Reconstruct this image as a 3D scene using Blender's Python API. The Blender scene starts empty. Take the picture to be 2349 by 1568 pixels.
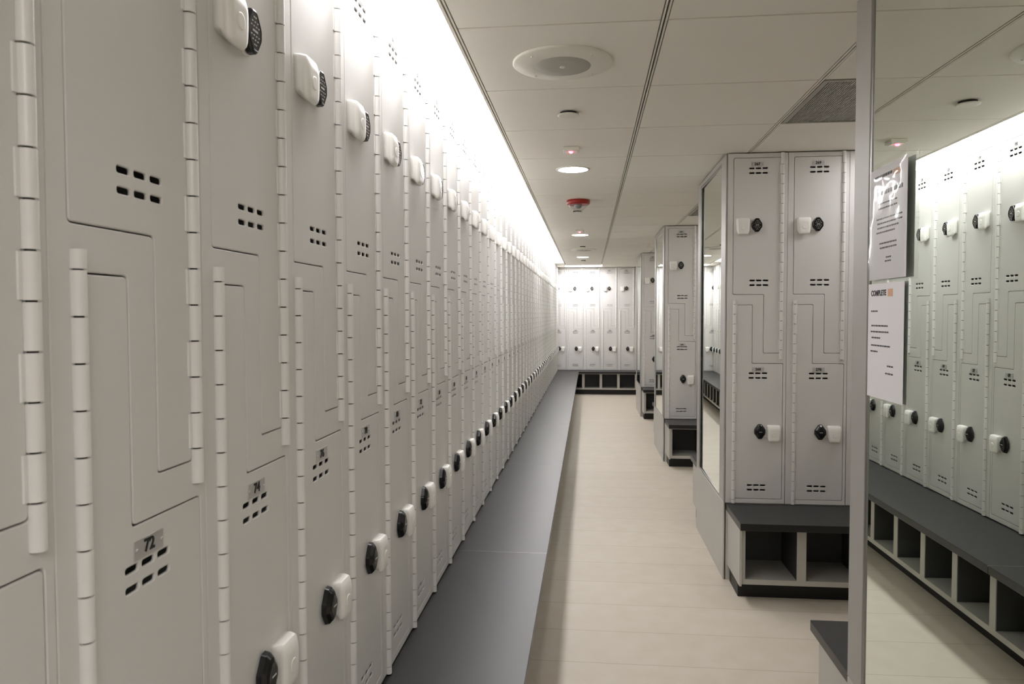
import bpy, bmesh, math, random
from mathutils import Vector, Matrix

# ------------------------------------------------------------------ camera, world, exposure
S = bpy.context.scene
C = S.collection
PI = math.pi

FOC = 1690.0                      # focal length in pixels of the 2349 px wide frame
YAW, PITCH, ROLL, CZ = 0.1037, 0.0373, -0.0024, 1.408
cam = bpy.data.cameras.new('camera')
cam.sensor_fit = 'HORIZONTAL'
cam.sensor_width = 36.0
cam.lens = FOC / 2349.0 * 36.0
cam.clip_start = 0.02
cam.dof.use_dof = True
cam.dof.focus_distance = 3.6
cam.dof.aperture_fstop = 13.0
camo = bpy.data.objects.new('camera', cam)
C.objects.link(camo)
r0 = Vector((math.cos(YAW), math.sin(YAW), 0))
f0 = Vector((-math.sin(YAW), math.cos(YAW), 0))
u0 = Vector((0, 0, 1))
fw = f0 * math.cos(PITCH) - u0 * math.sin(PITCH)
up = u0 * math.cos(PITCH) + f0 * math.sin(PITCH)
rt = r0 * math.cos(ROLL) + up * math.sin(ROLL)
up = up * math.cos(ROLL) - r0 * math.sin(ROLL)
camo.matrix_world = Matrix(((rt.x, up.x, -fw.x, 0), (rt.y, up.y, -fw.y, 0), (rt.z, up.z, -fw.z, CZ), (0, 0, 0, 1)))
S.camera = camo

w = bpy.data.worlds.new('world')
S.world = w
w.use_nodes = True
w.node_tree.nodes['Background'].inputs[0].default_value = (0.9, 0.95, 1, 1)
w.node_tree.nodes['Background'].inputs[1].default_value = 0.0
S.view_settings.view_transform = 'Standard'
S.view_settings.look = 'None'
S.view_settings.exposure = 0.39
S.cycles.diffuse_bounces = 8
S.cycles.max_bounces = 14
S.view_settings.gamma = 1.0
S.view_settings.use_curve_mapping = False

# lamp strengths (the lamps themselves are built below, each as a fixture; those behind the camera and in the bays are unseen additions)
E_SLOT, E_DOWN, E_PANEL, E_BAY, E_FILL = 9.1, 46.0, 17.0, 9.5, 9.5
LIGHT_COL = (1.0, 0.972, 0.985, 1)

# ------------------------------------------------------------------ dimensions
XL = -0.556           # face of the left lockers
ZB = 0.407            # bench top
ZL = 0.411            # locker base
PITCH_L = 0.305       # locker width
LH = 1.828            # locker height
ZC = 2.245            # ceiling
W = 0.718             # aisle side of the locker blocks
YBACK = 13.275         # face of the back lockers
XR = 1.96             # right wall
XB = -0.172           # edge of the left bench
XE = -0.394           # ceiling edge along the light slot


# ------------------------------------------------------------------ materials
def lin(c):
    return tuple(((v / 255) / 12.92 if v / 255 <= 0.04045 else ((v / 255 + 0.055) / 1.055) ** 2.4) for v in c) + (1,)


def mat(name, rgb, rough=0.5, metal=0.0, noise=0.0, nscale=6.0, bump=0.0, bscale=300.0, spec=0.5):
    m = bpy.data.materials.new(name)
    m.use_nodes = True
    nt = m.node_tree
    b = nt.nodes['Principled BSDF']
    b.inputs['Base Color'].default_value = lin(rgb)
    b.inputs['Roughness'].default_value = rough
    b.inputs['Metallic'].default_value = metal
    b.inputs['Specular IOR Level'].default_value = spec
    if noise or bump:
        tc = nt.nodes.new('ShaderNodeTexCoord')
    if noise:
        n = nt.nodes.new('ShaderNodeTexNoise')
        n.inputs['Scale'].default_value = nscale
        n.inputs['Detail'].default_value = 5
        nt.links.new(tc.outputs['Object'], n.inputs['Vector'])
        mx = nt.nodes.new('ShaderNodeMix')
        mx.data_type = 'RGBA'
        a = lin(rgb)
        mx.inputs[6].default_value = tuple(v * (1 - noise) for v in a[:3]) + (1,)
        mx.inputs[7].default_value = tuple(min(1, v * (1 + noise)) for v in a[:3]) + (1,)
        nt.links.new(n.outputs['Fac'], mx.inputs[0])
        nt.links.new(mx.outputs[2], b.inputs['Base Color'])
    if bump:
        n2 = nt.nodes.new('ShaderNodeTexNoise')
        n2.inputs['Scale'].default_value = bscale
        n2.inputs['Detail'].default_value = 2
        nt.links.new(tc.outputs['Object'], n2.inputs['Vector'])
        bp = nt.nodes.new('ShaderNodeBump')
        bp.inputs['Strength'].default_value = bump
        bp.inputs['Distance'].default_value = 0.001
        nt.links.new(n2.outputs['Fac'], bp.inputs['Height'])
        nt.links.new(bp.outputs['Normal'], b.inputs['Normal'])
    return m


def emit(name, rgba, strength):
    m = bpy.data.materials.new(name)
    m.use_nodes = True
    b = m.node_tree.nodes['Principled BSDF']
    b.inputs['Base Color'].default_value = (0.8, 0.8, 0.8, 1)
    b.inputs['Emission Color'].default_value = rgba
    b.inputs['Emission Strength'].default_value = strength
    return m


M_LOCK = mat('locker_paint', (217, 216, 213), 0.42, noise=0.02, nscale=5, bump=0.08, bscale=260)
M_HINGE_LIT = mat('lit_locker_paint', (230, 229, 226), 0.32)  # locker paint, lightened for the light caught on the round knuckles
M_WHITE = mat('white_plastic', (240, 239, 234), 0.32)
M_BLACK = mat('black_plastic', (16, 16, 17), 0.22)
M_MARK = mat('dial_marks', (205, 205, 203), 0.5)
M_PLATE = mat('number_plate_metal', (205, 205, 203), 0.35, metal=0.6)
M_INK = mat('black_ink', (14, 14, 14), 0.5)
M_TOP = mat('bench_laminate', (33, 33, 35), 0.36, noise=0.06, nscale=3, bump=0.05, bscale=400)
M_TOPEDGE = mat('bench_edge', (30, 30, 31), 0.35)
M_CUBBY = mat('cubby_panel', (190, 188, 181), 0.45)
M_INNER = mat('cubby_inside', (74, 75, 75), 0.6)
M_KICK = mat('toe_kick_rubber', (17, 17, 18), 0.45)
M_PANEL = mat('end_panel_laminate', (196, 194, 188), 0.45, noise=0.02, nscale=4)
M_POST = mat('edge_strip_paint', (170, 168, 164), 0.4)
M_CHROME = mat('mirror_frame_metal', (150, 150, 148), 0.3, metal=0.8)
M_CEIL = mat('ceiling_tile', (231, 227, 218), 0.85, noise=0.03, nscale=2, bump=0.1, bscale=200)
M_TRACK = mat('ceiling_track', (222, 217, 206), 0.5)
M_DARK = mat('dark_reveal', (40, 38, 34), 0.8)
M_WALL = mat('wall_paint', (205, 202, 194), 0.7, noise=0.02)
M_FIX = mat('ceiling_fixture', (222, 219, 208), 0.45)
M_GRILLE = mat('speaker_grille', (172, 169, 160), 0.6)
M_VENT = mat('vent_metal', (158, 155, 144), 0.5)
M_RED = mat('alarm_red', (150, 24, 16), 0.35)
M_PAPER = mat('paper', (236, 234, 236), 0.7)
M_TEXT = mat('print_grey', (70, 70, 74), 0.8)
M_ORANGE = mat('print_orange', (226, 180, 150), 0.8)
M_SLOT = emit('slot_diffuser', LIGHT_COL, E_SLOT)
M_DOWN = emit('downlight_diffuser', LIGHT_COL, E_DOWN)
M_PANELL = emit('panel_diffuser', LIGHT_COL, E_PANEL)
M_BAYL = emit('bay_diffuser', LIGHT_COL, E_BAY)
M_FILL = emit('fill_diffuser', LIGHT_COL, E_FILL)
M_LED = emit('red_led', (1, 0.03, 0.08, 1), 14.0)

M_MIRROR = bpy.data.materials.new('mirror_glass')
M_MIRROR.use_nodes = True
_b = M_MIRROR.node_tree.nodes['Principled BSDF']
_b.inputs['Base Color'].default_value = (0.86, 0.92, 0.865, 1)
_b.inputs['Metallic'].default_value = 1.0
_b.inputs['Roughness'].default_value = 0.0

M_CLEAR = bpy.data.materials.new('clear_plastic')
M_CLEAR.use_nodes = True
_nt = M_CLEAR.node_tree
_nt.nodes.clear()
_o = _nt.nodes.new('ShaderNodeOutputMaterial')
_t = _nt.nodes.new('ShaderNodeBsdfTransparent')
_t.inputs[0].default_value = (0.93, 0.93, 0.93, 1)
_g = _nt.nodes.new('ShaderNodeBsdfGlossy')
_g.inputs['Roughness'].default_value = 0.08
_x = _nt.nodes.new('ShaderNodeMixShader')
_f = _nt.nodes.new('ShaderNodeLayerWeight')
_f.inputs[0].default_value = 0.5
_p = _nt.nodes.new('ShaderNodeMath')
_p.operation = 'POWER'
_p.inputs[1].default_value = 4.0
_nt.links.new(_f.outputs['Facing'], _p.inputs[0])
_m = _nt.nodes.new('ShaderNodeMath')
_m.operation = 'MULTIPLY_ADD'
_m.inputs[1].default_value = 0.45
_m.inputs[2].default_value = 0.05
_nt.links.new(_p.outputs[0], _m.inputs[0])
_nt.links.new(_m.outputs[0], _x.inputs[0])
_nt.links.new(_t.outputs[0], _x.inputs[1])
_nt.links.new(_g.outputs[0], _x.inputs[2])
_nt.links.new(_x.outputs[0], _o.inputs[0])

# floor: large beige vinyl tiles with thin joints
M_FLOOR = bpy.data.materials.new('vinyl_floor')
M_FLOOR.use_nodes = True
_nt = M_FLOOR.node_tree
_b = _nt.nodes['Principled BSDF']
_tc = _nt.nodes.new('ShaderNodeTexCoord')
_br = _nt.nodes.new('ShaderNodeTexBrick')
_br.offset = 0.5
_br.inputs['Color1'].default_value = lin((212, 203, 188))
_br.inputs['Color2'].default_value = lin((209, 200, 185))
_br.inputs['Mortar'].default_value = lin((168, 157, 140))
_br.inputs['Scale'].default_value = 1.0
_br.inputs['Mortar Size'].default_value = 0.0016
_br.inputs['Mortar Smooth'].default_value = 0.4
_br.inputs['Brick Width'].default_value = 8.0
_br.inputs['Row Height'].default_value = 0.305
_ad = _nt.nodes.new('ShaderNodeVectorMath')
_ad.inputs[1].default_value = (1.3, 0.10, 0)
_nt.links.new(_tc.outputs['Object'], _ad.inputs[0])
_nt.links.new(_ad.outputs[0], _br.inputs['Vector'])
_n = _nt.nodes.new('ShaderNodeTexNoise')
_n.inputs['Scale'].default_value = 9
_n.inputs['Detail'].default_value = 8
_nt.links.new(_tc.outputs['Object'], _n.inputs['Vector'])
_mx = _nt.nodes.new('ShaderNodeMix')
_mx.data_type = 'RGBA'
_mx.blend_type = 'OVERLAY'
_mx.inputs[0].default_value = 0.12
_nt.links.new(_br.outputs['Color'], _mx.inputs[6])
_nt.links.new(_n.outputs['Fac'], _mx.inputs[7])
_nt.links.new(_mx.outputs[2], _b.inputs['Base Color'])
_b.inputs['Roughness'].default_value = 0.5
_b.inputs['Specular IOR Level'].default_value = 0.35


# ------------------------------------------------------------------ mesh helpers
class MB:
    """collects shapes and links them as ONE mesh object"""

    def __init__(self):
        self.bm = bmesh.new()
        self.mats = []

    def mi(self, m):
        if m not in self.mats:
            self.mats.append(m)
        return self.mats.index(m)

    def box(self, x0, x1, y0, y1, z0, z1, m, bev=0.0):
        i = self.mi(m)
        vs = [self.bm.verts.new(p) for p in ((x0, y0, z0), (x1, y0, z0), (x1, y1, z0), (x0, y1, z0),
                                             (x0, y0, z1), (x1, y0, z1), (x1, y1, z1), (x0, y1, z1))]
        fs = [self.bm.faces.new([vs[k] for k in q]) for q in
              ((0, 3, 2, 1), (4, 5, 6, 7), (0, 1, 5, 4), (1, 2, 6, 5), (2, 3, 7, 6), (3, 0, 4, 7))]
        for f in fs:
            f.material_index = i
        if bev:
            es = list({e for f in fs for e in f.edges})
            res = bmesh.ops.bevel(self.bm, geom=es, offset=bev, segments=2, profile=0.5, affect='EDGES')
            for f in res['faces']:
                f.material_index = i
        return self

    def loft(self, rings, m, cap0=True, cap1=True, smooth=True, m1=None, sharp=False):
        """rings: lists of points with the same count, joined into a skin"""
        i = self.mi(m)
        R = [[self.bm.verts.new(p) for p in r] for r in rings]
        n = len(R[0])
        for a, b in zip(R, R[1:]):
            for k in range(n):
                f = self.bm.faces.new((a[k], a[(k + 1) % n], b[(k + 1) % n], b[k]))
                f.material_index = i
                f.smooth = smooth
        if sharp:                       # caps with vertices of their own keep the rim crisp
            R = [[self.bm.verts.new(p) for p in rings[0]], [self.bm.verts.new(p) for p in rings[-1]]]
        if cap0:
            f = self.bm.faces.new(list(reversed(R[0])))
            f.material_index = i
        if cap1:
            f = self.bm.faces.new(R[-1])
            f.material_index = self.mi(m1) if m1 else i
        return self

    def lathe(self, cx, cy, prof, m, n=32, cap0=True, cap1=True, m1=None):
        """prof: (radius, z) pairs, turned about the vertical through cx, cy"""
        return self.loft([[(cx + r * math.cos(2 * PI * k / n), cy + r * math.sin(2 * PI * k / n), z) for k in range(n)]
                          for r, z in prof], m, cap0, cap1, True, m1, True)

    def vcyl(self, cx, cy, r, z0, z1, m, n=14):
        return self.lathe(cx, cy, [(r, z0), (r, z1)], m, n)

    def take(self, mesh, mats, matrix=None):
        """adds an existing mesh"""
        b2 = bmesh.new()
        b2.from_mesh(mesh)
        if matrix:
            bmesh.ops.transform(b2, matrix=matrix, verts=b2.verts)
        idx = [self.mi(m) for m in mats]
        vm = {v: self.bm.verts.new(v.co) for v in b2.verts}
        for f in b2.faces:
            try:
                g = self.bm.faces.new([vm[v] for v in f.verts])
                g.material_index = idx[min(f.material_index, len(idx) - 1)]
                g.smooth = f.smooth
            except ValueError:
                pass
        b2.free()
        return self

    def mesh(self, name):
        bmesh.ops.recalc_face_normals(self.bm, faces=self.bm.faces)
        me = bpy.data.meshes.new(name)
        self.bm.to_mesh(me)
        self.bm.free()
        for m in self.mats:
            me.materials.append(m)
        return me

    def build(self, name, parent=None, loc=None):
        return link(name, self.mesh(name), parent, loc)


def link(name, me, parent=None, loc=None):
    o = bpy.data.objects.new(name, me)
    C.objects.link(o)
    if parent:
        o.parent = parent
    if loc:
        o.location = loc
    return o


def tag(o, label, cat, group=None):
    o['label'] = label
    o['category'] = cat
    if group:
        o['group'] = group
    return o


def thing(name, label, cat, loc=(0, 0, 0), rz=0.0, group=None):
    o = bpy.data.objects.new(name, None)
    o.empty_display_size = 0.05
    C.objects.link(o)
    o.location = loc
    o.rotation_euler = (0, 0, rz)
    return tag(o, label, cat, group)


def struct(name, mb):
    o = mb.build(name)
    o['kind'] = 'structure'
    return o


def round_poly(pts, r, seg=5):
    """closed polygon with its corners rounded"""
    out = []
    n = len(pts)
    for k in range(n):
        p = Vector(pts[k])
        a = (Vector(pts[k - 1]) - p).normalized()
        b = (Vector(pts[(k + 1) % n]) - p).normalized()
        p0, p1 = p + a * r, p + b * r
        for t in range(seg + 1):
            s = t / seg
            q = p0 * (1 - s) ** 2 + p * 2 * s * (1 - s) + p1 * s * s
            out.append((q.x, q.y))
    return out


def plate_mesh(name, outer, holes, thick, bev):
    """flat plate with holes, in the x-z plane, front towards -y, front face at y = 0"""
    cu = bpy.data.curves.new(name, 'CURVE')
    cu.dimensions = '2D'
    cu.fill_mode = 'BOTH'
    cu.extrude = thick / 2 - bev
    cu.bevel_depth = bev
    cu.bevel_resolution = 1
    cu.offset = -bev
    for pl in [outer] + holes:
        sp = cu.splines.new('POLY')
        sp.points.add(len(pl) - 1)
        for q, p in zip(sp.points, pl):
            q.co = (p[0], p[1], 0, 1)
        sp.use_cyclic_u = True
    ob = bpy.data.objects.new(name, cu)
    C.objects.link(ob)
    me = bpy.data.meshes.new_from_object(ob)
    bpy.data.objects.remove(ob)
    bpy.data.curves.remove(cu)
    me.transform(Matrix(((1, 0, 0, 0), (0, 0, -1, thick / 2), (0, 1, 0, 0), (0, 0, 0, 1))))
    return me


def text_mesh(txt, size, bold=0.0, depth=0.0004):
    """text in the x-z plane facing -y, centred on the origin"""
    cu = bpy.data.curves.new('t', 'FONT')
    cu.body = txt
    cu.size = size
    cu.align_x = 'CENTER'
    cu.align_y = 'CENTER'
    cu.offset = bold
    cu.extrude = depth
    cu.resolution_u = 3
    ob = bpy.data.objects.new('t', cu)
    C.objects.link(ob)
    me = bpy.data.meshes.new_from_object(ob)
    bpy.data.objects.remove(ob)
    bpy.data.curves.remove(cu)
    me.transform(Matrix(((1, 0, 0, 0), (0, 0, -1, 0), (0, 1, 0, 0), (0, 0, 0, 1))))
    return me


# ------------------------------------------------------------------ the setting
Y0 = -1.7
YW = 13.66
floor = MB().box(-1.0, XR, Y0, YW, -0.08, 0, M_FLOOR)
struct('floor', floor)
struct('wall_left', MB().box(-1.06, -0.96, Y0, YW, 0, 2.45, M_WALL))
struct('wall_back', MB().box(-0.96, XR, YW, YW + 0.1, 0, 2.45, M_WALL))
struct('wall_front', MB().box(-0.96, XR, Y0 - 0.1, Y0, 0, 2.45, M_WALL))
struct('wall_right', MB().box(XR, XR + 0.1, Y0, YW, 0, 2.45, M_WALL))

# suspended ceiling: square lay-in tiles on a track; joints are real gaps
ce = MB()
TY = 2.166 - 0.6095 * 6
TX = [XE, 0.214, 0.830, 1.44, XR]
PANEL = (-0.40, 0.23, 12.62, 13.02)     # x0, x1, y0, y1 of the light panel by the back lockers
VENTS = [(0.83, 1.44, TY + 0.6095 * 7, TY + 0.6095 * 8), (0.83, 1.44, TY + 0.6095 * 12, TY + 0.6095 * 13)]
for a, (x0, x1) in enumerate(zip(TX, TX[1:])):
    y = TY
    j = 0
    while y < YW - 0.01:
        y1 = min(y + 0.6095, YW)
        if not any(abs(v[2] - y) < 0.02 and abs(v[0] - x0) < 0.02 for v in VENTS):
            gx = 0.011
            ce.box(x0 + gx, x1 - (gx if a < 3 else 0), y + 0.0036, y1 - 0.0036, ZC, ZC + 0.018, M_CEIL, 0.0012)
        y = y1
        j += 1
for x in TX[:-1]:                                   # the main runners, a double line with a dark reveal
    ce.box(x - 0.0078, x - 0.0026, TY, YW, ZC - 0.001, ZC + 0.016, M_TRACK)
    ce.box(x + 0.0026, x + 0.0078, TY, YW, ZC - 0.001, ZC + 0.016, M_TRACK)
ce.box(XE - 0.012, XR, Y0, YW, ZC + 0.019, ZC + 0.05, M_DARK)
ce.box(-0.96, XR, Y0, YW, 2.36, 2.42, M_CEIL)       # deck above
ce.box(XE - 0.012, XE - 0.009, TY, YW, ZC, 2.36, M_CEIL)
ce.box(-0.96, XE - 0.012, Y0, 1.30, ZC, ZC + 0.03, M_CEIL)
ce.box(-0.96, XE - 0.012, 12.16, YW, ZC, ZC + 0.03, M_CEIL)
struct('ceiling', ce)

# trim along the locker tops under the light slot
struct('trim_1', MB().box(XL - 0.03, XL - 0.004, 0.405, 13.22, ZL + LH + 0.001, ZL + LH + 0.017, M_POST))

# ------------------------------------------------------------------ lockers
# local frame: x along the row, front plane y = 0 facing -y, z up from the locker base
UD = [(0.032, 1.099), (0.189, 1.099), (0.189, 0.793), (0.270, 0.793), (0.270, 1.804), (0.032, 1.804)]
LD = [(0.045, 0.025), (0.288, 0.025), (0.288, 0.737), (0.131, 0.737), (0.131, 1.043), (0.045, 1.043)]


def slots(s0, zt):
    out = []
    for rz in (0, -0.0245):
        for k in range(3):
            x = s0 + 0.0335 * k
            z = zt + rz
            out.append(round_poly([(x, z - 0.0042), (x + 0.0265, z - 0.0042), (x + 0.0265, z + 0.0042), (x, z + 0.0042)], 0.0038, 3))
    return out


def flip(p):
    return list(reversed(p))


upper_door_me = plate_mesh('door', round_poly(UD, 0.007), [flip(h) for h in slots(0.109, 1.751) + slots(0.116, 1.171)], 0.005, 0.0017)
lower_door_me = plate_mesh('door', round_poly(LD, 0.007), [flip(h) for h in slots(0.116, 0.686) + slots(0.112, 0.096)], 0.005, 0.0017)
for me in (upper_door_me, lower_door_me):
    me.materials.clear()
    me.materials.append(M_LOCK)

body = MB()
F = 0.012                                            # depth of the face frame
bv = 0.0014
wL = PITCH_L - 0.0008
G = 0.002
UDH = [(0.032 - G, 1.099 - G), (0.189 - G, 1.099 - G), (0.189 - G, 0.793 - G), (0.270 + G, 0.793 - G), (0.270 + G, 1.804 + G), (0.032 - G, 1.804 + G)]
LDH = [(0.045 - G, 0.025 - G), (0.288 + G, 0.025 - G), (0.288 + G, 0.737 + G), (0.131 + G, 0.737 + G), (0.131 + G, 1.043 + G), (0.045 - G, 1.043 + G)]
fme = plate_mesh('frame', [(0.0008, 0), (wL, 0), (wL, LH), (0.0008, LH)], [flip(round_poly(UDH, 0.008)), flip(round_poly(LDH, 0.008))], F, bv)
body.take(fme, [M_LOCK])
bpy.data.meshes.remove(fme)
body.box(0.0008, 0.003, F, 0.38, 0, LH, M_LOCK)
body.box(wL - 0.0022, wL, F, 0.38, 0, LH, M_LOCK)
body.box(0.003, wL - 0.0022, F, 0.38, LH - 0.003, LH, M_LOCK)
body.box(0.003, wL - 0.0022, F, 0.38, 0, 0.003, M_LOCK)
body.box(0.003, wL - 0.0022, 0.377, 0.38, 0.003, LH - 0.003, M_LOCK)
body.box(0.003, wL - 0.0022, F + 0.03, 0.377, 0.92, 0.923, M_LOCK)
body_me = body.mesh('body')


def hinge_mesh(xc, z0, z1, side, plain_top=0.0, plain_bottom=0.0):
    h = MB()
    za, zb = z0 + plain_bottom, z1 - plain_top
    n = max(1, round((zb - za) / 0.0515))
    st = (zb - za) / n
    yc = -0.0035
    h.vcyl(xc, yc, 0.0052, z0, z1, M_DARK, 8)
    if plain_top:
        h.vcyl(xc, yc, 0.0088, zb + 0.0008, z1, M_HINGE_LIT, 14)
    if plain_bottom:
        h.vcyl(xc, yc, 0.0088, z0, za - 0.0008, M_HINGE_LIT, 14)
    for k in range(n):
        a, b = za + k * st + 0.0011, za + (k + 1) * st - 0.0011
        h.vcyl(xc, yc, 0.0088, a, b, M_HINGE_LIT, 16)
        if k % 2:
            xa, xb2 = sorted((xc, xc + side * 0.0145))
            h.box(xa, xb2, -0.0022, 0.001, a, b, M_HINGE_LIT, 0.0007)
    return h.mesh('hinge')


upper_hinge_me = hinge_mesh(0.277, 0.759, LH, -1, plain_top=0.06)
lower_hinge_me = hinge_mesh(0.0405, 0.0, 1.069, 1, plain_bottom=0.02, plain_top=0.022)


def housing_mesh(sx, cx, cz, dx, dz):
    """white latch hood: flat sloping top, tapering sides, a stepped underside; plus the plate behind the dial.
    sx = +1 when the latch edge is on the left"""
    h = MB()
    n = 28

    def ring(d, wt, wb, zt, zb, e=4.5):
        out = []
        for k in range(n):
            a = 2 * PI * k / n
            c, s = math.cos(a), math.sin(a)
            px = math.copysign(abs(c) ** (2 / e), c)
            pz = math.copysign(abs(s) ** (2 / e), s)
            z = (zt + zb) / 2 + pz * (zt - zb) / 2
            t = (pz + 1) / 2
            out.append((cx + px * (wb + (wt - wb) * t) / 2, -d, cz + z))
        return out
    h.loft([ring(0.0, 0.070, 0.062, 0.042, -0.031, 9), ring(0.011, 0.070, 0.061, 0.042, -0.0335, 9),
            ring(0.0116, 0.070, 0.060, 0.042, -0.0385, 8), ring(0.015, 0.069, 0.058, 0.0415, -0.039, 8),
            ring(0.0155, 0.069, 0.058, 0.0415, -0.0435, 7), ring(0.0205, 0.0685, 0.0575, 0.0405, -0.0442, 6.5), ring(0.0222, 0.067, 0.0565, 0.039, -0.0438, 6),
            ring(0.0255, 0.061, 0.052, 0.030, -0.042, 5.5), ring(0.0272, 0.056, 0.048, 0.024, -0.039, 5), ring(0.0280, 0.051, 0.044, 0.019, -0.035, 5),
            ring(0.0282, 0.040, 0.034, 0.014, -0.030, 5)], M_WHITE)
    h.loft([ring(0.0279, 0.026, 0.026, 0.006, -0.020, 2.2), ring(0.0292, 0.025, 0.025, 0.0055, -0.0195, 2.2),
            ring(0.0295, 0.022, 0.022, 0.004, -0.018, 2.2)], M_WHITE)
    d = dx
    h.loft([[(d + px * (1.05 if sx > 0 else 0.96), -dd, dz + pz * (1.06 if sx > 0 else 0.96)) for px, pz in DIAL] for dd in ((0.0, 0.0035) if sx > 0 else (0.0, 0.0013))], M_WHITE, smooth=False)
    x0, x1 = sorted((cx, d))
    h.box(x0, x1, -0.0035, 0.0, cz - 0.022, cz + 0.026, M_WHITE, 0.002)
    return h.mesh('latch_housing')


DIAL = round_poly([(0.0085, 0.036), (0.0265, 0.010), (0.0265, -0.010), (0.0085, -0.036), (-0.0085, -0.036), (-0.0265, -0.010), (-0.0265, 0.010), (-0.0085, 0.036)], 0.004, 3)


def dial_mesh(cx, cz, domed):
    h = MB()

    def ring(d, s):
        return [(cx + px * s, -d, cz + pz * s) for px, pz in DIAL]
    if domed:
        h.loft([ring(0.0015, 1.02), ring(0.003, 1.10), ring(0.012, 1.04), ring(0.0185, 0.84), ring(0.0215, 0.62), ring(0.0222, 0.40)], M_BLACK, smooth=False)
        h.box(cx - 0.008, cx + 0.008, -0.0226, -0.0216, cz - 0.0012, cz + 0.0012, M_MARK)
        return h.mesh('combination_dial')
    h.loft([ring(0.0037, 0.94), ring(0.0045, 1.0), ring(0.0135, 0.985), ring(0.0165, 0.94), ring(0.0178, 0.86), ring(0.0171, 0.83)], M_BLACK, smooth=False)
    y0, y1 = -0.0177, -0.0168
    h.box(cx - 0.009, cx + 0.009, y0, y1, cz - 0.0015, cz + 0.0015, M_MARK)
    for z, xs in ((0.022, (-0.003, 0.003)), (0.0145, (-0.009, 0, 0.009)), (0.0075, (-0.013, -0.0045, 0.0045, 0.013)),
                  (-0.0075, (-0.013, -0.0045, 0.0045, 0.013)), (-0.0145, (-0.009, 0, 0.009)), (-0.022, (-0.003, 0.003))):
        for x in xs:
            h.box(cx + x - 0.0019, cx + x + 0.0019, y0, y1, cz + z - 0.0009, cz + z + 0.0009, M_MARK)
    return h.mesh('combination_dial')


upper_housing_me = housing_mesh(1, 0.0775, 1.452, 0.1490, 1.457)
lower_housing_me = housing_mesh(-1, 0.2430, 0.374, 0.1755, 0.381)
upper_dial_me = dial_mesh(0.1490, 1.457, False)
lower_dial_me = dial_mesh(0.1745, 0.381, True)
ZPU, ZPL = 1.7715, 0.7065


def plate_for(num, cx, cz):
    h = MB()
    h.box(cx - 0.031, cx + 0.031, -0.0014, 0.0, cz - 0.0125, cz + 0.0125, M_PLATE, 0.0006)
    for s in (-1, 1):
        h.loft([[(cx + s * 0.0262 + r * math.cos(2 * PI * k / 10), -d, cz + r * math.sin(2 * PI * k / 10)) for k in range(10)]
                for d, r in ((0.0012, 0.0027), (0.0024, 0.0023), (0.0029, 0.001))], M_PLATE)
    t = text_mesh(str(num), 0.0225 if num < 100 else 0.019, 0.0006)
    h.take(t, [M_INK], Matrix.Translation((cx, -0.0018, cz + 0.0005)))
    bpy.data.meshes.remove(t)
    return h.mesh('number_plate')


def add_locker(x, y, rz, num, label, group):
    t = thing('locker', label, 'locker', (x, y, ZL), rz, group)
    link('body', body_me, t)
    for me, hm, lm, dm, n, cx, cz in ((upper_door_me, upper_hinge_me, upper_housing_me, upper_dial_me, num, 0.149, ZPU),
                                      (lower_door_me, lower_hinge_me, lower_housing_me, lower_dial_me, num + 1, 0.163, ZPL)):
        d = link('door', me, t)
        link('hinge', hm, d)
        link('latch_housing', lm, d)
        link('combination_dial', dm, d)
        link('number_plate', plate_for(n, cx, cz), d)
    return t


ORD = ['first', 'second', 'third', 'fourth', 'fifth', 'sixth', 'seventh', 'eighth', 'ninth', 'tenth', 'eleventh', 'twelfth',
       'thirteenth', 'fourteenth', 'fifteenth', 'sixteenth', 'seventeenth', 'eighteenth', 'nineteenth', 'twentieth', 'twenty-first']
NL = 42
for i in range(NL):
    n = 69 + 2 * i
    if i < 21:
        lb = '%s two-door locker from the camera end of the long left row, numbered %d and %d' % (ORD[i], n, n + 1)
    else:
        lb = '%s two-door locker from the back corner in the left row, numbered %d and %d' % (ORD[NL - 1 - i], n, n + 1)
    add_locker(XL, 0.405 + PITCH_L * i, PI / 2, n, lb, 'two-door lockers in the left row')
for i in range(6):
    n = 153 + 2 * i
    add_locker(-0.701 + PITCH_L * i, YBACK, 0, n, '%s locker from the left on the back wall facing the aisle, numbered %d and %d' % (ORD[i], n, n + 1),
               'two-door lockers on the back wall')
BLOCKS = [(1.11, None), (3.96, (267, 4, 'wide right bank')), (7.12, (283, 3, 'middle right bank')), (10.22, (297, 3, 'farthest right bank'))]
for yf, spec in BLOCKS:
    if not spec:
        continue
    n0, cnt, nm = spec
    for i in range(cnt):
        n = n0 + 2 * i
        add_locker(W + 0.001 + PITCH_L * i, yf, 0, n, '%s locker from the aisle in the %s, numbered %d and %d' % (ORD[i], nm, n, n + 1),
                   'two-door lockers of the %s' % nm)

# ------------------------------------------------------------------ benches with open shoe cubbies
BD = 0.384


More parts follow.
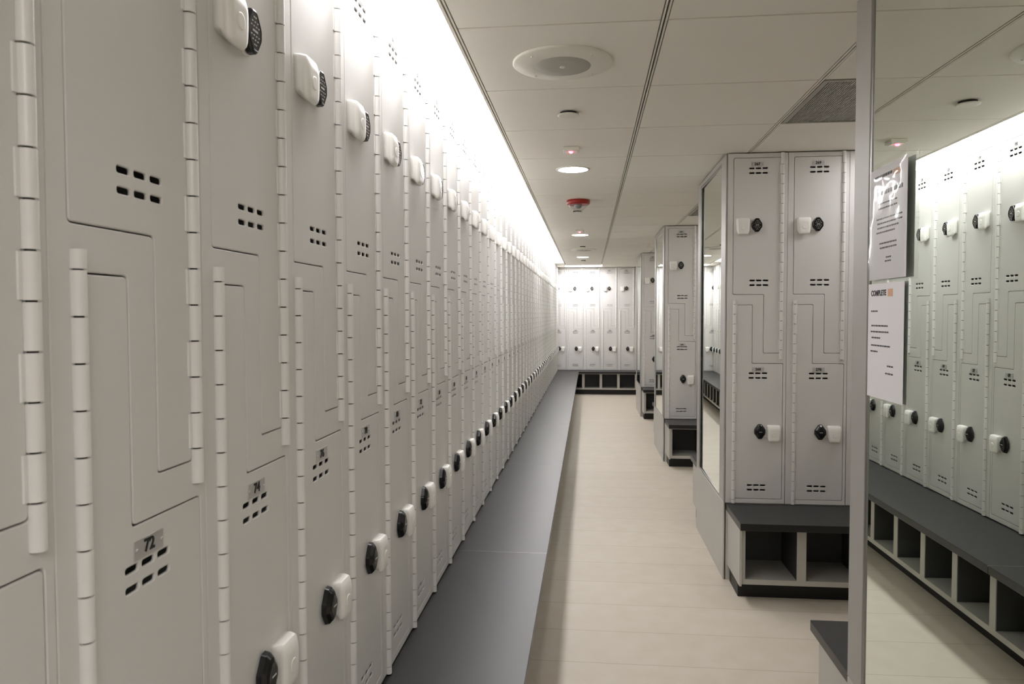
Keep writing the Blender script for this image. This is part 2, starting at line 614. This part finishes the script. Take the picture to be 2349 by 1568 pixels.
def add_bench(x, y, rz, length, label, group=None, ends=(True, True), off=0.0, joint=False):
    """local frame: x along the bench, back at y = 0, front edge at y = -BD"""
    t = thing('bench', label, 'bench', (x, y, 0), rz, group)
    MB().box(0.0006, length - 0.0006, -BD, 0, ZB - 0.034, ZB, M_TOPEDGE, 0.0025).box(0.004 if joint else 0.001, length - 0.001, -BD + 0.001, 0, ZB - 0.001, ZB + 0.0004, M_TOP).build('bench_top', t)
    if joint:
        MB().box(0.0006, 0.0036, -BD, 0, ZB - 0.004, ZB + 0.0008, M_CHROME).build('joint_strip', t)
    yf = -BD + 0.075
    zs = 0.088
    e0, e1 = (0.0225 if ends[0] else 0.0), length - (0.0225 if ends[1] else 0.0)
    MB().box(e0, e1, yf, -0.012, zs, zs + 0.026, M_CUBBY, 0.001).build('shelf', t)
    MB().box(e0, e1, yf, yf + 0.02, ZB - 0.05, ZB - 0.034, M_CUBBY).build('rail', t)
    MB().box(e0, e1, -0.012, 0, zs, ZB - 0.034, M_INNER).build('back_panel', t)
    MB().box(0.02 if ends[0] else 0, length - (0.02 if ends[1] else 0), yf + 0.075, -0.02, 0, zs, M_KICK).build('toe_kick', t)
    k = 0
    xs = []
    xx = off
    while xx < length + 0.001:
        xs.append(xx)
        xx += PITCH_L
    for xx in xs:
        a, b = xx - 0.022, xx + 0.022
        if xx < 0.01:
            a, b = 0.0, 0.022
            if ends[0]:
                a, b = 0.0225, 0.040
        if xx > length - 0.01:
            a, b = e1 - 0.022, e1
        d = MB().box(a, b, yf, yf + 0.004, zs + 0.026, ZB - 0.05, M_CUBBY)
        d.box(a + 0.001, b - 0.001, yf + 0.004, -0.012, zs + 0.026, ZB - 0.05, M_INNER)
        d.build('divider', t)
    for s, e in ((0, ends[0]), (1, ends[1])):
        if e:
            p = MB().box(0.010 if s == 0 else length - 0.022, 0.022 if s == 0 else length - 0.010, yf - 0.012, 0, 0.082, ZB - 0.034, M_PANEL, 0.0015)
            p.build('side_panel', t)
    return t


SEC = 6 * PITCH_L
y = -0.61 + 0.0
k = 0
bl = ['first', 'second', 'third', 'fourth', 'fifth', 'sixth', 'seventh']
while y < 12.7:
    L = min(SEC, 12.87 - y)
    if L < 0.3:
        break
    lb = '%s dark grey bench section from the camera end along the left lockers' % bl[k] if k < 7 else 'short last dark grey bench section along the left lockers by the back bench'
    add_bench(XL, y, PI / 2, L, lb, 'bench sections along the left lockers', ends=(False, False), off=(0.405 - y) % PITCH_L if (0.405 - y) % PITCH_L < PITCH_L - 1e-4 else 0.0, joint=k > 0)
    y += SEC
    k += 1
add_bench(-0.556, YBACK, 0, 1.70, 'dark bench with open cubbies under the back wall lockers', None, ends=(False, False), off=0.16)

BT = 0.97
for j, (yf, spec) in enumerate(BLOCKS):
    nm = ['near mirror block', 'wide right bank', 'middle right bank', 'farthest right bank'][j]
    if j:
        add_bench(W + 0.004, yf, 0, XR - W - 0.014, 'dark bench over open cubbies in front of the %s' % nm, None, ends=(True, False), off=0.0)
    if j < 3:
        # far side: turned about, so its aisle end is the local far end
        add_bench(XR - 0.01, yf + BT, PI, XR - W - 0.014, 'dark bench end sticking out behind the %s' % ('near mirror post' if j == 0 else nm), None, ends=(False, True), off=0.16)

# ------------------------------------------------------------------ the blocks: core, end cladding, mirror
for j, (yf, spec) in enumerate(BLOCKS):
    yb = yf + BT
    core = MB()
    if j:
        core.box(W + 0.0065, XR - 0.002, yf + 0.384, yb - 0.003, 0, ZL + LH, M_WALL)
        core.box(W + 0.0065, XR - 0.002, yf + 0.003, yf + 0.384, 0, ZL - 0.004, M_WALL)
    else:
        core.box(W + 0.0065, XR - 0.002, yf, yb - 0.003, 0, ZL + LH, M_WALL)
    struct('wall_partition', core)
    nm = ['nearest block at the right edge', 'wide right bank', 'middle right bank', 'farthest right bank'][j]
    t = thing('end_panel', 'grey end panel below and beside the mirror of the %s' % nm, 'panel', (W - 0.008, yf, 0), 0, 'end panels of the locker banks')
    MB().box(0, 0.008, 0.001, BT - 0.001, 0.0, ZB + 0.004, M_PANEL, 0.0015).build('lower_panel', t)
    MB().box(0, 0.008, 0.0, 0.125, ZB + 0.006, ZL + LH, M_POST, 0.002).build('edge_strip', t)
    MB().box(0, 0.008, BT - 0.103, BT, ZB + 0.006, ZL + LH, M_POST, 0.002).build('edge_strip', t)
    MB().box(0.0, 0.008, 0.1255, BT - 0.1035, 2.212, ZL + LH, M_POST, 0.001).build('top_strip', t)
    y0, y1, z0, z1 = 0.126, BT - 0.104, ZB + 0.008, 2.211
    m = thing('wall_mirror', 'tall thin framed mirror on the aisle end of the %s' % nm, 'mirror', (W - 0.008, yf, z0), 0, 'mirrors on the ends of the locker banks')
    gl = MB().box(0.005, 0.0075, y0 + 0.008, y1 - 0.008, 0.008, z1 - z0 - 0.008, M_MIRROR)
    if j < 2:                               # these two glasses do not sit quite parallel to the aisle
        for v in gl.bm.verts:
            q = (v.co.y - y0) / (y1 - y0)
            v.co.x += 0.0078 * (q if j else 1 - q) - 0.0005
    gl.build('mirror_glass', m)
    fr = MB()
    for a, b, c, d in ((y0, y0 + 0.011, 0, z1 - z0), (y1 - 0.011, y1, 0, z1 - z0), (y0 + 0.011, y1 - 0.011, 0, 0.009), (y0 + 0.011, y1 - 0.011, z1 - z0 - 0.009, z1 - z0)):
        fr.box(0.002, 0.0079, a, b, c, d, M_CHROME, 0.001)
    fr.build('frame', m)

# ------------------------------------------------------------------ ceiling fixtures
# the long light slot over the left lockers
t = thing('linear_light', 'long bright white strip light running above the left row of lockers', 'ceiling light', (-0.5, 1.32, ZC))
MB().box(-0.42 + 0.0, 0.092, 0.0, 10.82, 0.022, 0.034, M_SLOT).build('diffuser', t)
MB().box(-0.42, 0.092, 0.0, 10.82, 0.036, 0.08, M_FIX).build('housing', t)

t = thing('ceiling_light', 'rectangular white light panel in the ceiling before the back wall lockers', 'ceiling light', (0, 0, ZC))
x0, x1, y0, y1 = PANEL
MB().box(x0, x1, y0, y1, -0.006, -0.001, M_PANELL, 0.001).build('diffuser', t)
fr = MB()
for q in ((x0 - 0.012, x1 + 0.012, y0 - 0.012, y0), (x0 - 0.012, x1 + 0.012, y1, y1 + 0.012), (x0 - 0.012, x0, y0, y1), (x1, x1 + 0.012, y0, y1)):
    fr.box(q[0], q[1], q[2], q[3], -0.007, -0.0002, M_FIX)
fr.build('frame', t)
for yy, nm in ((3.66, 'first'), (6.82, 'second'), (9.92, 'third')):  # unseen panels: first inferred from the lit lockers, the others added for brightness
    t = thing('ceiling_light', 'unseen rectangular white light panel in the ceiling of the %s bay on the right' % nm, 'ceiling light', (1.62, yy, ZC), 0, 'unseen light panels in the right bays')
    MB().box(-0.20, 0.20, -0.15, 0.15, -0.006, -0.001, M_BAYL, 0.001).build('diffuser', t)
    fr = MB()
    for q in ((-0.212, 0.212, -0.162, -0.15), (-0.212, 0.212, 0.15, 0.162), (-0.212, -0.20, -0.15, 0.15), (0.20, 0.212, -0.15, 0.15)):
        fr.box(q[0], q[1], q[2], q[3], -0.007, -0.0002, M_FIX)
    fr.build('frame', t)

t = thing('ceiling_light', 'large unseen light panel added in the ceiling behind the camera for brightness', 'ceiling light', (0.5, -1.0, ZC))  # added fill lamp, out of view, to brighten the near lockers and hinges
MB().box(-0.6, 0.6, -0.3, 0.3, -0.006, -0.001, M_FILL, 0.001).build('diffuser', t)
fr = MB()
for q in ((-0.612, 0.612, -0.312, -0.30), (-0.612, 0.612, 0.30, 0.312), (-0.612, -0.60, -0.30, 0.30), (0.60, 0.612, -0.30, 0.30)):
    fr.box(q[0], q[1], q[2], q[3], -0.007, -0.0002, M_FIX)
fr.build('frame', t)

for (x, y), nm in zip(((-0.091, 4.304), (-0.090, 7.83), (-0.086, 10.85)), ('nearest and largest looking', 'middle', 'farthest')):
    t = thing('downlight', '%s glowing round downlight in the aisle ceiling' % nm, 'ceiling light', (x, y, ZC), 0, 'round downlights of the aisle')
    MB().lathe(0, 0, [(0.098, -0.0002), (0.098, -0.003), (0.09, -0.005), (0.085, -0.005), (0.084, -0.0002)], M_FIX, 40, False, False).build('trim_ring', t)
    MB().lathe(0, 0, [(0.084, -0.001), (0.084, -0.0035), (0.07, -0.0042)], M_DOWN, 40).build('diffuser', t)

for (x, y), nm in zip(((-0.088, 2.49), (-0.06, 9.615)), ('large near round ceiling speaker with pale grille and screws', 'small looking far round speaker at the end of the aisle ceiling')):
    t = thing('ceiling_speaker', nm, 'speaker', (x, y, ZC), 0, 'round ceiling speakers')
    MB().lathe(0, 0, [(0.166, -0.0002), (0.166, -0.004), (0.160, -0.008), (0.097, -0.013), (0.094, -0.0125)], M_FIX, 56, True, True).build('baffle', t)
    g = MB().lathe(0, 0, [(0.094, -0.0124), (0.093, -0.0138), (0.05, -0.0148), (0.0, -0.0150)][:3], M_GRILLE, 48)
    g.lathe(0, 0, [(0.009, -0.0148), (0.009, -0.0165), (0.006, -0.0175)], M_FIX, 16)
    g.build('grille', t)
    for a in (45, 135, 225, 315):
        MB().lathe(0.135 * math.cos(math.radians(a)), 0.135 * math.sin(math.radians(a)), [(0.0045, -0.0085), (0.0045, -0.0115), (0.003, -0.013)], M_FIX, 12).build('screw', t)

for (x, y), nm in zip(((-0.085, 3.10), (-0.094, 6.04), (-0.075, 9.18), (-0.081, 11.55)),
                      ('flat white round sprinkler cover just past the large near speaker', 'round sprinkler cover behind the red fire alarm strobe',
                       'round sprinkler cover before the far speaker', 'farthest round sprinkler cover near the back light panel')):
    t = thing('sprinkler_cover', nm, 'sprinkler', (x, y, ZC), 0, 'sprinkler covers in the aisle ceiling')
    MB().lathe(0, 0, [(0.034, -0.0002), (0.034, -0.011)], M_DARK, 24).build('cup', t)
    MB().lathe(0, 0, [(0.045, -0.0112), (0.045, -0.0135), (0.038, -0.0145)], M_FIX, 32).build('cover_plate', t)

for (x, y), nm in zip(((-0.089, 3.757), (-0.089, 7.38)), ('small square sensor glowing red before the nearest downlight', 'small square sensor glowing red before the middle downlight')):
    t = thing('ceiling_sensor', nm, 'sensor', (x, y, ZC), 0, 'square sensors with red lights')
    MB().box(-0.040, 0.040, -0.040, 0.040, -0.018, -0.0002, M_FIX, 0.003).box(-0.03, 0.03, -0.03, 0.03, -0.021, -0.0175, M_WHITE, 0.001).build('sensor_body', t)
    MB().lathe(0, -0.012, [(0.011, -0.0195), (0.010, -0.025), (0.005, -0.029)], M_LED, 16).build('red_lamp', t)

t = thing('fire_alarm_strobe', 'red fire alarm strobe with a clear faceted lens on the aisle ceiling', 'fire alarm', (-0.077, 5.47, ZC))
MB().lathe(0, 0, [(0.083, -0.0002), (0.086, -0.004), (0.085, -0.026), (0.078, -0.034), (0.074, -0.034)], M_RED, 40).build('base', t)
MB().lathe(0, 0, [(0.073, -0.0345), (0.070, -0.042), (0.055, -0.058), (0.030, -0.076), (0.012, -0.083)], M_CLEAR, 16, False, True).build('lens', t)
MB().lathe(0, 0, [(0.030, -0.0345), (0.026, -0.05), (0.012, -0.062)], M_CHROME, 10).box(-0.03, 0.03, -0.006, 0.006, -0.05, -0.042, M_WHITE).build('flash_tube', t)

for q, nm in zip(VENTS, ('grey perforated air vent in the ceiling beside the near mirror post', 'far grey air vent in the ceiling behind the wide right bank')):
    t = thing('ceiling_vent', nm, 'air vent', (q[0], q[2], ZC), 0, 'ceiling air vents')
    wx, wy = q[1] - q[0], q[3] - q[2]
    f = MB()
    for a in ((0.011, wx - 0.011, 0.003, 0.018), (0.011, wx - 0.011, wy - 0.018, wy - 0.003), (0.011, 0.026, 0.018, wy - 0.018), (wx - 0.026, wx - 0.011, 0.018, wy - 0.018)):
        f.box(a[0], a[1], a[2], a[3], -0.003, 0.012, M_VENT)
    f.build('frame', t)
    f = MB()
    n = 64
    for k in range(n):
        x = 0.027 + (wx - 0.054) * (k + 0.5) / n
        f.box(x - 0.0025, x + 0.0025, 0.018, wy - 0.018, 0.0, 0.010, M_VENT)
    for k in range(1, 10):
        y = 0.018 + (wy - 0.036) * k / 10
        f.box(0.026, wx - 0.026, y - 0.002, y + 0.002, 0.001, 0.0095, M_VENT)
    f.box(0.026, wx - 0.026, 0.018, wy - 0.018, 0.0145, 0.0155, M_DARK)
    f.build('grille', t)

# ------------------------------------------------------------------ the two notices taped to the near mirror
def words(mb, x0, x1, z, h, rnd, y, gap=0.0025):
    x = x0
    while x < x1 - 0.004:
        l = min(rnd.uniform(0.006, 0.018), x1 - x)
        mb.box(y - 0.00025, y + 0.0001, x, x + l, z - h / 2, z + h / 2, M_TEXT)
        x += l + gap


# sheets hang in the plane x = const facing -x; y runs from the near edge to the far edge, text reads from far to near
def sheet(name, label, yn, yfar, z0, z1, x, tilt):
    t = thing(name, label, 'notice', (x, yn, z0), 0)
    return t, yfar - yn, z1 - z0


rnd = random.Random(4)
XM = W - 0.0045
# lower sheet: bare paper
t, wd, ht = sheet('notice', 'white printed notice taped to the near mirror below the plastic sleeve', 1.757, 1.972, 1.199, 1.482, XM - 0.0012, 0)
p = MB()
p.box(-0.0004, 0.0004, 0, wd, 0, ht, M_PAPER)
p.build('paper', t)
p = MB()
ty = text_mesh('COMPLETE', 0.019, 0.0006)
p.take(ty, [M_TEXT], Matrix.Translation((-0.0006, wd - 0.066, ht - 0.024)) @ Matrix.Rotation(-PI / 2, 4, 'Z'))
bpy.data.meshes.remove(ty)
p.box(-0.0006, -0.0003, wd - 0.152, wd - 0.122, ht - 0.033, ht - 0.015, M_ORANGE)
p.build('heading', t)
p = MB()
for z, a, b in ((0.068, 0.02, 0.062), (0.104, 0.02, 0.125), (0.119, 0.02, 0.130), (0.134, 0.02, 0.08), (0.153, 0.02, 0.14), (0.168, 0.02, 0.065), (None, 0, 0), (0.20, 0.125, 0.16), (0.218, 0.115, 0.16)):
    if z is None:
        p.build('paragraph', t)
        p = MB()
        continue
    words(p, wd - b, wd - a, ht - z, 0.0035, rnd, -0.0006)
p.build('signature', t)

# upper sheet: paper in a clear plastic sleeve that stands off a little at its near edge
t, wd, ht = sheet('notice', 'printed notice in a shiny clear plastic sleeve taped high on the near mirror', 1.735, 1.962, 1.487, 1.775, XM - 0.005, 0)
p = MB()
p.box(-0.0004, 0.0004, 0.006, wd - 0.006, 0.004, ht - 0.012, M_PAPER)
p.build('paper', t)
p = MB()
p.box(-0.0006, -0.0003, 0.045, 0.085, ht - 0.045, ht - 0.030, M_ORANGE)
words(p, 0.09, wd - 0.03, ht - 0.034, 0.007, rnd, -0.0006)
words(p, 0.03, wd - 0.05, ht - 0.075, 0.010, rnd, -0.0006, 0.004)
p.build('heading', t)
p = MB()
for z, a, b in ((0.10, 0.06, 0.17), (0.112, 0.06, 0.17), (0.137, 0.03, 0.18), (0.148, 0.03, 0.18), (0.159, 0.05, 0.18), (0.170, 0.07, 0.18), (0.197, 0.06, 0.16), (0.208, 0.06, 0.16), (None, 0, 0), (0.232, 0.09, 0.125), (0.241, 0.09, 0.125)):
    if z is None:
        p.build('paragraph', t)
        p = MB()
        continue
    words(p, a, b, ht - z, 0.0035, rnd, -0.0006)
p.build('signature', t)
# crumpled clear film
bm = bmesh.new()
NU, NV = 14, 18
rr = random.Random(9)
grid = []
for a in range(NU + 1):
    row = []
    for b in range(NV + 1):
        u, v = a / NU, b / NV
        e = min(u, 1 - u, v, 1 - v)
        x = -0.002 - 0.004 * min(1, e * 6) - rr.uniform(0, 0.0022) * (0.4 + (1 - u)) - 0.004 * math.exp(-((u - 0.05) / 0.1) ** 2)
        row.append(bm.verts.new((x, u * wd, v * ht)))
    grid.append(row)
for a in range(NU):
    for b in range(NV):
        f = bm.faces.new((grid[a][b], grid[a + 1][b], grid[a + 1][b + 1], grid[a][b + 1]))
        f.smooth = True
me = bpy.data.meshes.new('plastic_sleeve')
bm.to_mesh(me)
bm.free()
me.materials.append(M_CLEAR)
o = link('plastic_sleeve', me, t)
o['label'] = 'clear crinkled plastic sleeve'
